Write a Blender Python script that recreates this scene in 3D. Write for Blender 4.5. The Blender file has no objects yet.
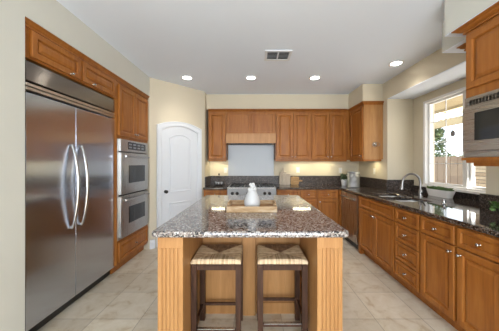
import bpy, bmesh, math, random
from mathutils import Vector, Matrix

random.seed(7)
S = bpy.context.scene
COL = S.collection
PI = math.pi

# ------------------------------------------------------------------ camera
cam_d = bpy.data.cameras.new('camera')
cam = bpy.data.objects.new('camera', cam_d)
COL.objects.link(cam)
cam.location = (0, 0, 1.36)
cam.rotation_euler = (PI / 2, 0, 0)
cam_d.sensor_width = 36
cam_d.lens = 225 / 499 * 36
cam_d.shift_x = -4.5 / 499
cam_d.shift_y = -2.0 / 499
cam_d.clip_start = 0.05
S.camera = cam

# ------------------------------------------------------------------ world, exposure
S.view_settings.view_transform = 'Standard'
S.view_settings.look = 'None'
S.view_settings.exposure = 0.35
S.view_settings.gamma = 1.0
S.view_settings.use_curve_mapping = False
S.cycles.use_denoising = True
S.cycles.max_bounces = 8
S.cycles.diffuse_bounces = 5
S.cycles.glossy_bounces = 4
S.cycles.transmission_bounces = 6
S.cycles.use_light_tree = True
S.cycles.sample_clamp_indirect = 6.0
S.cycles.caustics_reflective = False
S.cycles.caustics_refractive = False

W = bpy.data.worlds.new('world')
S.world = W
W.use_nodes = True
bg = W.node_tree.nodes['Background']
bg.inputs['Color'].default_value = (0.80, 0.90, 1.0, 1)
bg.inputs['Strength'].default_value = 3.0


def area_light(name, loc, rot, sx, sy, power, color=(1, 1, 1), spread=PI):
    l = bpy.data.lights.new(name, 'AREA')
    l.shape = 'RECTANGLE'
    l.size = sx
    l.size_y = sy
    l.energy = power
    l.color = color
    l.spread = spread
    o = bpy.data.objects.new(name, l)
    COL.objects.link(o)
    o.location = loc
    o.rotation_euler = rot
    return o


sun_d = bpy.data.lights.new('sun', 'SUN')
sun_d.energy = 22
sun_d.angle = 0.02
sun_d.color = (1, 0.95, 0.88)
sun = bpy.data.objects.new('sun', sun_d)
COL.objects.link(sun)
sun.rotation_euler = Vector((-0.25, 1, -0.75)).to_track_quat('-Z', 'Y').to_euler()

# daylight through the windows of the room behind the camera and through the kitchen window
area_light('daylight_front_window', (0.3, -3.9, 1.55), (PI / 2 + 0.3, 0, 0), 3.5, 1.95, 172, (0.86, 0.93, 1.0))

# ------------------------------------------------------------------ materials


def new_mat(name):
    m = bpy.data.materials.new(name)
    m.use_nodes = True
    nt = m.node_tree
    b = nt.nodes['Principled BSDF']
    return m, nt, b


def plain(name, col, rough=0.5, metal=0.0, spec=0.5, noise=0.0, nscale=8.0, coat=0.0, bump=0.0):
    m, nt, b = new_mat(name)
    b.inputs['Roughness'].default_value = rough
    b.inputs['Metallic'].default_value = metal
    b.inputs['Specular IOR Level'].default_value = spec
    b.inputs['Coat Weight'].default_value = coat
    tc = nt.nodes.new('ShaderNodeTexCoord')
    n = nt.nodes.new('ShaderNodeTexNoise')
    n.inputs['Scale'].default_value = nscale
    n.inputs['Detail'].default_value = 3
    nt.links.new(tc.outputs['Object'], n.inputs['Vector'])
    mx = nt.nodes.new('ShaderNodeMix')
    mx.data_type = 'RGBA'
    mx.inputs[6].default_value = tuple(c * (1 - noise) for c in col) + (1,)
    mx.inputs[7].default_value = tuple(min(1, c * (1 + noise)) for c in col) + (1,)
    nt.links.new(n.outputs['Fac'], mx.inputs[0])
    nt.links.new(mx.outputs[2], b.inputs['Base Color'])
    if bump:
        bp = nt.nodes.new('ShaderNodeBump')
        bp.inputs['Strength'].default_value = bump
        bp.inputs['Distance'].default_value = 0.002
        nt.links.new(n.outputs['Fac'], bp.inputs['Height'])
        nt.links.new(bp.outputs['Normal'], b.inputs['Normal'])
    return m


def emit(name, col, strength):
    m, nt, b = new_mat(name)
    b.inputs['Base Color'].default_value = col + (1,)
    b.inputs['Emission Color'].default_value = col + (1,)
    b.inputs['Emission Strength'].default_value = strength
    return m


def ramp(nt, stops, interp='LINEAR'):
    r = nt.nodes.new('ShaderNodeValToRGB')
    r.color_ramp.interpolation = interp
    el = r.color_ramp.elements
    el[0].position, el[0].color = stops[0][0], stops[0][1] + (1,)
    el[1].position, el[1].color = stops[-1][0], stops[-1][1] + (1,)
    for p, c in stops[1:-1]:
        e = el.new(p)
        e.color = c + (1,)
    return r


def wood(name, c_dark, c_mid, c_light, scale=(14, 14, 1.2), rough=0.42, coat=0.04):
    m, nt, b = new_mat(name)
    tc = nt.nodes.new('ShaderNodeTexCoord')
    mp = nt.nodes.new('ShaderNodeMapping')
    mp.inputs['Scale'].default_value = scale
    nt.links.new(tc.outputs['Object'], mp.inputs['Vector'])
    n1 = nt.nodes.new('ShaderNodeTexNoise')
    n1.inputs['Scale'].default_value = 1.3
    n1.inputs['Detail'].default_value = 6
    n1.inputs['Distortion'].default_value = 0.8
    nt.links.new(mp.outputs['Vector'], n1.inputs['Vector'])
    r = ramp(nt, [(0.25, c_dark), (0.5, c_mid), (0.78, c_light)])
    nt.links.new(n1.outputs['Fac'], r.inputs['Fac'])
    n2 = nt.nodes.new('ShaderNodeTexNoise')
    n2.inputs['Scale'].default_value = 9
    n2.inputs['Detail'].default_value = 4
    nt.links.new(mp.outputs['Vector'], n2.inputs['Vector'])
    mx = nt.nodes.new('ShaderNodeMix')
    mx.data_type = 'RGBA'
    mx.blend_type = 'MULTIPLY'
    mx.inputs[0].default_value = 0.35
    r2 = ramp(nt, [(0.35, (0.75, 0.72, 0.68)), (0.6, (1, 1, 1))])
    nt.links.new(n2.outputs['Fac'], r2.inputs['Fac'])
    nt.links.new(r.outputs['Color'], mx.inputs[6])
    nt.links.new(r2.outputs['Color'], mx.inputs[7])
    nt.links.new(mx.outputs[2], b.inputs['Base Color'])
    b.inputs['Roughness'].default_value = rough
    b.inputs['Coat Weight'].default_value = coat
    b.inputs['Coat Roughness'].default_value = 0.25
    b.inputs['Specular IOR Level'].default_value = 0.32
    return m


def granite(name, stops, scale=75, rough=0.12, spec=0.7):
    m, nt, b = new_mat(name)
    tc = nt.nodes.new('ShaderNodeTexCoord')
    v = nt.nodes.new('ShaderNodeTexVoronoi')
    v.inputs['Scale'].default_value = scale
    v.inputs['Randomness'].default_value = 1
    n = nt.nodes.new('ShaderNodeTexNoise')
    n.inputs['Scale'].default_value = scale * 0.35
    n.inputs['Detail'].default_value = 5
    mxv = nt.nodes.new('ShaderNodeMix')
    mxv.data_type = 'RGBA'
    mxv.blend_type = 'ADD'
    mxv.inputs[0].default_value = 0.02
    nt.links.new(tc.outputs['Object'], n.inputs['Vector'])
    nt.links.new(tc.outputs['Object'], mxv.inputs[6])
    nt.links.new(n.outputs['Color'], mxv.inputs[7])
    nt.links.new(mxv.outputs[2], v.inputs['Vector'])
    sep = nt.nodes.new('ShaderNodeSeparateColor')
    nt.links.new(v.outputs['Color'], sep.inputs['Color'])
    r = ramp(nt, stops, 'CONSTANT')
    nt.links.new(sep.outputs['Red'], r.inputs['Fac'])
    mx = nt.nodes.new('ShaderNodeMix')
    mx.data_type = 'RGBA'
    mx.blend_type = 'MULTIPLY'
    mx.inputs[0].default_value = 0.6
    r2 = ramp(nt, [(0.35, (0.55, 0.52, 0.5)), (0.6, (1, 1, 1))])
    n3 = nt.nodes.new('ShaderNodeTexNoise')
    n3.inputs['Scale'].default_value = scale * 2
    nt.links.new(tc.outputs['Object'], n3.inputs['Vector'])
    nt.links.new(n3.outputs['Fac'], r2.inputs['Fac'])
    nt.links.new(r.outputs['Color'], mx.inputs[6])
    nt.links.new(r2.outputs['Color'], mx.inputs[7])
    nt.links.new(mx.outputs[2], b.inputs['Base Color'])
    b.inputs['Roughness'].default_value = rough
    b.inputs['Specular IOR Level'].default_value = spec
    return m


def steel(name, col=(0.60, 0.60, 0.61), rough=0.28, aniso=0.0, vertical=True, arot=0.0):
    m, nt, b = new_mat(name)
    tc = nt.nodes.new('ShaderNodeTexCoord')
    mp = nt.nodes.new('ShaderNodeMapping')
    mp.inputs['Scale'].default_value = (3, 3, 260) if not vertical else (260, 260, 3)
    nt.links.new(tc.outputs['Object'], mp.inputs['Vector'])
    n = nt.nodes.new('ShaderNodeTexNoise')
    n.inputs['Scale'].default_value = 1
    n.inputs['Detail'].default_value = 2
    nt.links.new(mp.outputs['Vector'], n.inputs['Vector'])
    mr = nt.nodes.new('ShaderNodeMapRange')
    mr.inputs['To Min'].default_value = rough * 0.85
    mr.inputs['To Max'].default_value = rough * 1.15
    nt.links.new(n.outputs['Fac'], mr.inputs['Value'])
    nt.links.new(mr.outputs['Result'], b.inputs['Roughness'])
    b.inputs['Base Color'].default_value = col + (1,)
    b.inputs['Metallic'].default_value = 1
    if aniso:
        b.inputs['Anisotropic'].default_value = aniso
        b.inputs['Anisotropic Rotation'].default_value = arot
        tg = nt.nodes.new('ShaderNodeTangent')
        tg.direction_type = 'RADIAL'
        tg.axis = 'Z'
        nt.links.new(tg.outputs['Tangent'], b.inputs['Tangent'])
    return m


def tile_mat():
    m, nt, b = new_mat('travertine_tile')
    tc = nt.nodes.new('ShaderNodeTexCoord')
    mp = nt.nodes.new('ShaderNodeMapping')
    mp.inputs['Location'].default_value = (-1.06 + 4.1, -1.968 + 8.2, 0)
    nt.links.new(tc.outputs['Object'], mp.inputs['Vector'])
    br = nt.nodes.new('ShaderNodeTexBrick')
    br.offset = 0.0
    br.squash = 1.0
    br.inputs['Scale'].default_value = 1
    br.inputs['Brick Width'].default_value = 0.41
    br.inputs['Row Height'].default_value = 0.41
    br.inputs['Mortar Size'].default_value = 0.0035
    br.inputs['Mortar Smooth'].default_value = 0.3
    br.inputs['Color1'].default_value = (0.56, 0.50, 0.41, 1)
    br.inputs['Color2'].default_value = (0.70, 0.64, 0.54, 1)
    br.inputs['Mortar'].default_value = (0.36, 0.32, 0.26, 1)
    nt.links.new(mp.outputs['Vector'], br.inputs['Vector'])
    n = nt.nodes.new('ShaderNodeTexNoise')
    n.inputs['Scale'].default_value = 7.5
    n.inputs['Detail'].default_value = 8
    n.inputs['Roughness'].default_value = 0.62
    n.inputs['Distortion'].default_value = 0.7
    nt.links.new(tc.outputs['Object'], n.inputs['Vector'])
    r = ramp(nt, [(0.34, (0.70, 0.60, 0.47)), (0.45, (0.90, 0.87, 0.81)), (0.62, (1.0, 1.0, 1.0))])
    nt.links.new(n.outputs['Fac'], r.inputs['Fac'])
    mx = nt.nodes.new('ShaderNodeMix')
    mx.data_type = 'RGBA'
    mx.blend_type = 'MULTIPLY'
    mx.inputs[0].default_value = 0.8
    nt.links.new(br.outputs['Color'], mx.inputs[6])
    nt.links.new(r.outputs['Color'], mx.inputs[7])
    nt.links.new(mx.outputs[2], b.inputs['Base Color'])
    b.inputs['Roughness'].default_value = 0.38
    bp = nt.nodes.new('ShaderNodeBump')
    bp.inputs['Strength'].default_value = 0.4
    bp.inputs['Distance'].default_value = 0.002
    bp.invert = True
    nt.links.new(br.outputs['Fac'], bp.inputs['Height'])
    nt.links.new(bp.outputs['Normal'], b.inputs['Normal'])
    return m


def rush_mat():
    m, nt, b = new_mat('woven_rush')
    tc = nt.nodes.new('ShaderNodeTexCoord')
    at = nt.nodes.new('ShaderNodeAttribute')
    at.attribute_name = 'cord'
    n = nt.nodes.new('ShaderNodeTexNoise')
    n.inputs['Scale'].default_value = 30
    n.inputs['Detail'].default_value = 3
    nt.links.new(tc.outputs['Object'], n.inputs['Vector'])
    ad = nt.nodes.new('ShaderNodeMath')
    ad.operation = 'MULTIPLY_ADD'
    ad.inputs[1].default_value = 0.5
    nt.links.new(n.outputs['Fac'], ad.inputs[0])
    mu = nt.nodes.new('ShaderNodeMath')
    mu.operation = 'MULTIPLY'
    mu.inputs[1].default_value = 0.75
    nt.links.new(at.outputs['Fac'], mu.inputs[0])
    nt.links.new(mu.outputs[0], ad.inputs[2])
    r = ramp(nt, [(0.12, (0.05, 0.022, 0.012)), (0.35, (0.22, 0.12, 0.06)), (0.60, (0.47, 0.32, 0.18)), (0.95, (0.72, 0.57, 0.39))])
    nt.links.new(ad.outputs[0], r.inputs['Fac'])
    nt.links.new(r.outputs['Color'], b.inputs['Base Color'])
    b.inputs['Roughness'].default_value = 0.7
    return m


def stone_mat():
    m, nt, b = new_mat('stacked_stone')
    tc = nt.nodes.new('ShaderNodeTexCoord')
    mp = nt.nodes.new('ShaderNodeMapping')
    mp.inputs['Rotation'].default_value = (PI / 2, 0, 0)
    nt.links.new(tc.outputs['Object'], mp.inputs['Vector'])
    br = nt.nodes.new('ShaderNodeTexBrick')
    br.inputs['Scale'].default_value = 1
    br.inputs['Brick Width'].default_value = 0.22
    br.inputs['Row Height'].default_value = 0.07
    br.inputs['Mortar Size'].default_value = 0.006
    br.inputs['Color1'].default_value = (0.20, 0.14, 0.09, 1)
    br.inputs['Color2'].default_value = (0.42, 0.35, 0.26, 1)
    br.inputs['Mortar'].default_value = (0.04, 0.035, 0.03, 1)
    nt.links.new(mp.outputs['Vector'], br.inputs['Vector'])
    nt.links.new(br.outputs['Color'], b.inputs['Base Color'])
    b.inputs['Roughness'].default_value = 0.9
    return m


def glass_mat(name, tint=(1, 1, 1), rough=0.0):
    m, nt, b = new_mat(name)
    nt.nodes.remove(b)
    tr = nt.nodes.new('ShaderNodeBsdfTransparent')
    tr.inputs['Color'].default_value = tint + (1,)
    gl = nt.nodes.new('ShaderNodeBsdfGlossy')
    gl.inputs['Roughness'].default_value = rough
    mx = nt.nodes.new('ShaderNodeMixShader')
    mx.inputs[0].default_value = 0.05
    nt.links.new(tr.outputs[0], mx.inputs[1])
    nt.links.new(gl.outputs[0], mx.inputs[2])
    nt.links.new(mx.outputs[0], nt.nodes['Material Output'].inputs['Surface'])
    return m


M = dict(
    wall=plain('wall_paint', (0.625, 0.56, 0.435), 0.85, noise=0.02, nscale=3, bump=0.15),
    wall_cool=plain('wall_paint_pale', (0.64, 0.64, 0.59), 0.85, noise=0.02, nscale=3, bump=0.15),
    ceiling=plain('ceiling_paint', (0.79, 0.86, 0.98), 0.9, noise=0.01, nscale=3),
    white=plain('white_enamel', (0.72, 0.75, 0.80), 0.35, noise=0.01),
    white_vinyl=plain('white_vinyl', (0.8, 0.8, 0.8), 0.4),
    ceramic=plain('white_ceramic', (0.60, 0.60, 0.61), 0.18, noise=0.03, nscale=30),
    ceramic_trough=plain('bright_white_ceramic', (0.88, 0.88, 0.88), 0.2),
    plastic=plain('ivory_plastic', (0.8, 0.77, 0.68), 0.4),
    wood=wood('maple_cabinet', (0.25, 0.083, 0.015), (0.345, 0.122, 0.022), (0.42, 0.168, 0.036)),
    wood_isl=wood('maple_lightened', (0.37, 0.175, 0.062), (0.44, 0.222, 0.082), (0.50, 0.27, 0.108)),  # cabinet maple, island's window light put in the colour; also paler hood valance, panel
    wood_in=plain('cabinet_shadow_gap', (0.10, 0.04, 0.015), 0.6),
    stool=wood('dark_walnut', (0.030, 0.012, 0.006), (0.055, 0.023, 0.012), (0.10, 0.045, 0.025), (30, 30, 3), 0.6, 0.0),
    tray=wood('whitewashed_oak', (0.32, 0.18, 0.08), (0.50, 0.34, 0.19), (0.66, 0.56, 0.44), (6, 30, 30), 0.6, 0),
    tray_in=wood('stained_oak', (0.20, 0.09, 0.03), (0.32, 0.16, 0.06), (0.42, 0.24, 0.11), (6, 30, 30), 0.6, 0),
    board_pale=wood('pale_board', (0.45, 0.36, 0.27), (0.58, 0.49, 0.38), (0.66, 0.57, 0.47), (40, 20, 4), 0.6, 0),
    board_tan=wood('tan_board', (0.36, 0.20, 0.08), (0.50, 0.30, 0.13), (0.62, 0.42, 0.22), (5, 20, 40), 0.5, 0),
    gran_isl=granite('island_granite', [(0.0, (0.025, 0.024, 0.027)), (0.20, (0.125, 0.105, 0.105)), (0.38, (0.26, 0.215, 0.195)),
                                        (0.58, (0.36, 0.32, 0.30)), (0.78, (0.46, 0.44, 0.43)), (0.94, (0.62, 0.61, 0.60))], 110, 0.06),
    gran=granite('dark_granite', [(0.0, (0.010, 0.009, 0.010)), (0.35, (0.04, 0.028, 0.022)), (0.6, (0.09, 0.06, 0.045)),
                                  (0.8, (0.14, 0.11, 0.095)), (0.95, (0.22, 0.20, 0.195))], 120, 0.05, 0.8),
    gran_wall=granite('dark_granite_backsplash', [(0.0, (0.012, 0.010, 0.010)), (0.35, (0.045, 0.032, 0.026)), (0.6, (0.09, 0.062, 0.05)),
                                                  (0.8, (0.14, 0.11, 0.095)), (0.95, (0.22, 0.20, 0.195))], 120, 0.38, 0.4),
    steel=steel('brushed_steel', (0.56, 0.60, 0.69), 0.19, 0.85, True, 0.0),
    steel_h=steel('brushed_steel_grille', (0.30, 0.27, 0.24), 0.15, 0.9, False, 0.25),
    steel_mw=steel('brushed_steel_bronze_tone', (0.43, 0.40, 0.365), 0.28, 0.0, False),
    steel_sink=steel('satin_steel', (0.78, 0.78, 0.78), 0.38),
    steel_trim=steel('warm_steel_trim', (0.66, 0.58, 0.49), 0.3),
    steel_b=steel('brushed_steel_plain', (0.47, 0.465, 0.46), 0.28),
    steel_panel=steel('steel_backsplash', (0.43, 0.44, 0.455), 0.6),
    chrome=plain('polished_nickel', (0.42, 0.41, 0.40), 0.22, 1.0),
    nickel=plain('brushed_nickel', (0.30, 0.29, 0.285), 0.3, 1.0),
    black=plain('black_enamel', (0.012, 0.012, 0.013), 0.4),
    black_glass=plain('black_glass', (0.012, 0.013, 0.015), 0.06),
    black_iron=plain('black_iron', (0.02, 0.02, 0.02), 0.5),
    zinc=plain('corrugated_zinc', (0.33, 0.35, 0.38), 0.42, 0.75, noise=0.1, nscale=20),
    leaf=plain('leaf_green', (0.075, 0.15, 0.035), 0.55, noise=0.5, nscale=25),
    leaf_grey=plain('leaf_grey_green', (0.07, 0.10, 0.05), 0.55, noise=0.4, nscale=25),
    tree=plain('tree_leaf', (0.045, 0.075, 0.02), 0.7, noise=0.5, nscale=3),
    tree_light=plain('tree_leaf_light', (0.42, 0.5, 0.12), 0.7, noise=0.4, nscale=3),
    bark=plain('bark', (0.12, 0.09, 0.06), 0.9),
    fence=plain('fence_board', (0.175, 0.125, 0.085), 0.8, noise=0.12, nscale=5),
    patio=plain('patio_beam_paint', (0.36, 0.29, 0.17), 0.8, noise=0.05),
    concrete=plain('patio_concrete', (0.5, 0.47, 0.42), 0.9, noise=0.1),
    soil=plain('soil', (0.05, 0.035, 0.025), 0.95),
    bulb=emit('lamp_diffuser', (1.0, 0.95, 0.86), 14.0),
    tube=emit('cabinet_lamp_diffuser', (1.0, 0.92, 0.7), 5.0),
    glass=glass_mat('window_glass'),
    clear=glass_mat('clear_acrylic', (0.9, 0.9, 0.9), 0.05),
    tile=tile_mat(), rush=rush_mat(), stone=stone_mat(),
)

# ------------------------------------------------------------------ mesh helpers


def box(bm, x0, x1, y0, y1, z0, z1, bev=0.0, seg=1):
    vs = [bm.verts.new((x, y, z)) for x in (x0, x1) for y in (y0, y1) for z in (z0, z1)]
    idx = [(0, 1, 3, 2), (4, 6, 7, 5), (0, 4, 5, 1), (2, 3, 7, 6), (0, 2, 6, 4), (1, 5, 7, 3)]
    fs = [bm.faces.new([vs[i] for i in f]) for f in idx]
    bmesh.ops.recalc_face_normals(bm, faces=fs)
    if bev:
        es = list({e for f in fs for e in f.edges})
        bmesh.ops.bevel(bm, geom=es, offset=bev, segments=seg, affect='EDGES', profile=0.5)
    return vs


def loft(bm, loops, cap0=True, cap1=True, closed=True):
    rings = [[bm.verts.new(p) for p in L] for L in loops]
    n = len(rings[0])
    fs = []
    for a, b in zip(rings, rings[1:]):
        for i in range(n if closed else n - 1):
            j = (i + 1) % n
            fs.append(bm.faces.new((a[i], a[j], b[j], b[i])))
    if cap0:
        fs.append(bm.faces.new(list(reversed(rings[0]))))
    if cap1:
        fs.append(bm.faces.new(rings[-1]))
    bmesh.ops.recalc_face_normals(bm, faces=fs)
    return fs


def rect_loop(x0, x1, z0, z1, ins, y):
    return [(x0 + ins, y, z0 + ins), (x1 - ins, y, z0 + ins), (x1 - ins, y, z1 - ins), (x0 + ins, y, z1 - ins)]


def raised(bm, x0, x1, z0, z1, yb=0.0, frame=0.055, t=0.022):
    """raised-panel door/drawer front, facing -y, back at yb"""
    f = min(frame, 0.3 * min(x1 - x0, z1 - z0))
    pr = [(0, 0), (0, t - 0.004), (0.004, t), (f - 0.010, t), (f - 0.004, t - 0.004), (f - 0.001, t - 0.015), (f + 0.007, t - 0.015),
          (f + 0.010, t - 0.010), (f + 0.032, t - 0.002), (f + 0.036, t - 0.002)]
    mn = 0.45 * min(x1 - x0, z1 - z0)
    pr = [(i, d) for i, d in pr if i < mn]
    loft(bm, [rect_loop(x0, x1, z0, z1, i, yb - d) for i, d in pr])


def tube(bm, pts, r, n=10, caps=True):
    pts = [Vector(p) for p in pts]
    rs = r if isinstance(r, (list, tuple)) else [r] * len(pts)
    loops = []
    up = None
    for i, p in enumerate(pts):
        t = (pts[min(i + 1, len(pts) - 1)] - pts[max(i - 1, 0)]).normalized()
        if up is None:
            a = Vector((0, 0, 1)) if abs(t.z) < 0.9 else Vector((1, 0, 0))
            up = t.cross(a).normalized()
        else:
            up = (up - t * up.dot(t)).normalized()
        v = t.cross(up)
        loops.append([tuple(p + (up * math.cos(2 * PI * k / n) + v * math.sin(2 * PI * k / n)) * rs[i]) for k in range(n)])
    loft(bm, loops, caps, caps)


def lathe(bm, prof, c=(0, 0, 0), n=24, axis='z'):
    loops = []
    for r, h in prof:
        L = []
        for k in range(n):
            a = 2 * PI * k / n
            if axis == 'z':
                L.append((c[0] + r * math.cos(a), c[1] + r * math.sin(a), c[2] + h))
            elif axis == '-y':
                L.append((c[0] + r * math.cos(a), c[1] - h, c[2] + r * math.sin(a)))
        loops.append(L)
    loft(bm, loops)


def annulus(bm, prof, c=(0, 0, 0), n=28):
    P = [[bm.verts.new((c[0] + r * math.cos(2 * PI * k / n), c[1] + r * math.sin(2 * PI * k / n), c[2] + h)) for k in range(n)] for r, h in prof]
    P.append(P[0])
    fs = []
    for a, b in zip(P, P[1:]):
        for i in range(n):
            fs.append(bm.faces.new((a[i], a[(i + 1) % n], b[(i + 1) % n], b[i])))
    bmesh.ops.recalc_face_normals(bm, faces=fs)


def obj(name, bm, mat, parent=None, smooth=False, bevel=0.0, kind=None, label=None):
    me = bpy.data.meshes.new(name)
    bm.to_mesh(me)
    bm.free()
    me.materials.append(mat)
    if smooth:
        for p in me.polygons:
            p.use_smooth = True
        try:
            me.set_sharp_from_angle(angle=math.radians(40))
        except Exception:
            pass
    o = bpy.data.objects.new(name, me)
    COL.objects.link(o)
    if parent:
        o.parent = parent
    if bevel:
        md = o.modifiers.new('bevel', 'BEVEL')
        md.width = bevel
        md.segments = 2
        md.limit_method = 'ANGLE'
    if kind:
        o['kind'] = kind
    if label:
        o['label'] = label
    return o


def thing(name, label, cat, loc=(0, 0, 0), rz=0.0, group=None):
    o = bpy.data.objects.new(name, None)
    o.empty_display_size = 0.1
    COL.objects.link(o)
    o.location = loc
    o.rotation_euler = (0, 0, rz)
    o['label'] = label
    o['category'] = cat
    if group:
        o['group'] = group
    return o


def tag(o, label, cat, group=None):
    o['label'] = label
    o['category'] = cat
    if group:
        o['group'] = group
    return o


def struct(name, bm, mat, parent=None, **k):
    o = obj(name, bm, mat, parent, **k)
    if parent is None:
        o['kind'] = 'structure'
    return o


def B():
    return bmesh.new()


def bx(*a, **k):
    bm = B()
    box(bm, *a, **k)
    return bm


def boxes(lst, bev=0.0):
    bm = B()
    for b in lst:
        box(bm, *b, bev=bev)
    return bm


def prism(poly, z0, z1):
    bm = B()
    loft(bm, [[(x, y, z0) for x, y in poly], [(x, y, z1) for x, y in poly]])
    return bm


def grid_solid(xs, ys, filled, z0, z1):
    """watertight plate from rectangular cells"""
    bm = B()
    vt = {}

    def v(i, j, k):
        if (i, j, k) not in vt:
            vt[(i, j, k)] = bm.verts.new((xs[i], ys[j], (z0, z1)[k]))
        return vt[(i, j, k)]
    F = set()
    for i in range(len(xs) - 1):
        for j in range(len(ys) - 1):
            if filled((xs[i] + xs[i + 1]) / 2, (ys[j] + ys[j + 1]) / 2):
                F.add((i, j))
    for (i, j) in F:
        bm.faces.new((v(i, j, 1), v(i + 1, j, 1), v(i + 1, j + 1, 1), v(i, j + 1, 1)))
        bm.faces.new((v(i, j, 0), v(i, j + 1, 0), v(i + 1, j + 1, 0), v(i + 1, j, 0)))
        if (i - 1, j) not in F:
            bm.faces.new((v(i, j, 0), v(i, j, 1), v(i, j + 1, 1), v(i, j + 1, 0)))
        if (i + 1, j) not in F:
            bm.faces.new((v(i + 1, j, 0), v(i + 1, j + 1, 0), v(i + 1, j + 1, 1), v(i + 1, j, 1)))
        if (i, j - 1) not in F:
            bm.faces.new((v(i, j, 0), v(i + 1, j, 0), v(i + 1, j, 1), v(i, j, 1)))
        if (i, j + 1) not in F:
            bm.faces.new((v(i, j + 1, 0), v(i, j + 1, 1), v(i + 1, j + 1, 1), v(i + 1, j + 1, 0)))
    bmesh.ops.recalc_face_normals(bm, faces=bm.faces)
    return bm


# ------------------------------------------------------------------ room shell
CZ = 2.73        # ceiling
SZ = 2.43        # underside of soffits
LX = -1.66       # left soffit / pier plane
RX = 2.22        # right wall
YB = 4.77        # back wall
NX = 2.65        # window wall of the niche
P0 = (-1.66, 3.575)
P1 = (-0.94, 4.285)
YF = -4.0

struct('floor', bx(-2.6, 2.8, YF - 0.1, 4.9, -0.1, 0), M['tile'])
struct('ceiling', bx(-2.6, 2.8, YF - 0.1, 4.9, CZ, CZ + 0.1), M['ceiling'])
struct('wall_back', bx(-0.94, RX, YB, 4.9, 0, CZ), M['wall'])
# left: pier towards the camera, recess behind the appliances, soffit above it
struct('wall_left', boxes([(-2.6, LX, YF, 1.631, 0, CZ), (-2.6, -2.42, 1.631, 3.575, 0, SZ),
                           (-2.6, LX, 1.631, 3.575, SZ, CZ)]), M['wall_cool'])
struct('wall_pantry', prism([P0, P1, (-0.94, 4.9), (-2.6, 4.9), (-2.6, 3.575)], 0, CZ), M['wall'])
# soffits above the back cabinets
struct('soffit_back', boxes([(-0.94, 1.87, 4.46, YB, 2.43, CZ), (1.87, RX, 3.87, YB, 2.43, CZ)]), M['wall'])
# right wall with header over the niche
struct('wall_right', bx(RX, NX + 0.15, 3.745, YB + 0.13, 0, CZ), M['wall'])
struct('wall_below', bx(RX, NX + 0.15, 2.153, 3.745, 0, 0.879), M['wall'])
struct('wall_near', bx(RX, NX + 0.15, YF, 2.153, 0, CZ), M['wall'])
struct('wall_header', bx(RX, NX + 0.15, 2.153, 3.745, 2.44, CZ), M['wall'])
struct('ceiling_niche', bx(RX + 0.001, NX, 2.154, 3.744, 2.432, 2.4395), M['ceiling'])
struct('wall_window', boxes([(NX, NX + 0.15, 3.49, 3.745, 0.879, 2.44), (NX, NX + 0.15, 2.153, 3.49, 0.879, 1.02),
                             (NX, NX + 0.15, 2.153, 3.49, 2.315, 2.44)]), M['wall'])
struct('soffit_right', boxes([(1.83, RX, 1.89, 2.19, 2.44, CZ), (1.60, RX, 0.6, 1.89, SZ, CZ)]), M['wall_cool'])
struct('ceiling_soffit', bx(1.831, RX, 1.891, 2.189, 2.434, 2.4395), M['ceiling'])
struct('ceiling_soffit', bx(1.601, RX, 0.6, 1.889, SZ - 0.006, SZ - 0.0005), M['ceiling'])
# wall behind the camera with one wide window opening
struct('wall_front', boxes([(-1.66, -1.45, YF - 0.1, YF, 0, CZ), (2.05, RX, YF - 0.1, YF, 0, CZ),
                            (-1.45, 2.05, YF - 0.1, YF, 0, 0.55), (-1.45, 2.05, YF - 0.1, YF, 2.5, CZ)]), M['wall'])
# baseboards
bb = B()
loft(bb, [[(P0[0] + 0.004, P0[1] - 0.004 + 0.0, z), (P0[0] + 0.062, P0[1] + 0.054, z), (P0[0] + 0.062 + d * 0.7, P0[1] + 0.054 - d * 0.7, z),
           (P0[0] + 0.004 + d * 0.9, P0[1] - 0.004 - d * 0.5, z)] for z, d in ((0, 0.02), (0.10, 0.02), (0.13, 0.012), (0.14, 0.004))])
struct('baseboard_pantry', bb, M['white'])
struct('baseboard_left', boxes([(LX, LX + 0.016, YF, 1.631, 0, 0.13)], 0.003), M['white'])

# ------------------------------------------------------------------ pantry door
DA = math.atan2(P1[1] - P0[1], P1[0] - P0[0])
door = bpy.data.objects.new('door_1', None)
COL.objects.link(door)
door.location = (P0[0], P0[1], 0)
door.rotation_euler = (0, 0, DA)
door['kind'] = 'structure'
DX0, DX1, DZS, DZA = 0.11, 0.935, 1.995, 2.085


def arch_loop(x0, x1, z0, zs, za, y, n=14):
    """bottom-left, bottom-right, then segmental arch right to left"""
    pts = [(x0, y, z0), (x1, y, z0)]
    w = (x1 - x0) / 2
    h = max(za - zs, 1e-4)
    R = (w * w + h * h) / (2 * h)
    cx, cz = (x0 + x1) / 2, za - R
    for k in range(n + 1):
        x = x1 + (x0 - x1) * k / n
        pts.append((x, y, cz + math.sqrt(max(R * R - (x - cx) ** 2, 0))))
    return pts


cs = B()
W0 = 0.085
loops = []
for ins, y in ((0, 0), (0, -0.022), (0.008, -0.03), (0.03, -0.024), (W0 - 0.02, -0.022), (W0, -0.014), (W0, 0)):
    loops.append(arch_loop(DX0 + ins, DX1 - ins, 0.0, DZS - ins, DZA - ins, y))
# open band (ring) profile: no caps
rings = [[cs.verts.new(p) for p in L] for L in loops]
for a, b_ in zip(rings, rings[1:]):
    n = len(a)
    for i in range(1, n):
        j = (i + 1) % n
        cs.faces.new((a[i], a[j], b_[j], b_[i]))
bmesh.ops.recalc_face_normals(cs, faces=cs.faces)
obj('casing', cs, M['white'], door)
sl = B()
e = W0 + 0.003
sx0, sx1 = DX0 + e, DX1 - e
loft(sl, [arch_loop(sx0, sx1, 0.01, DZS - e, DZA - e, y) for y in (-0.001, -0.006)])
slab = obj('door_slab', sl, M['white'], door)


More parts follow.
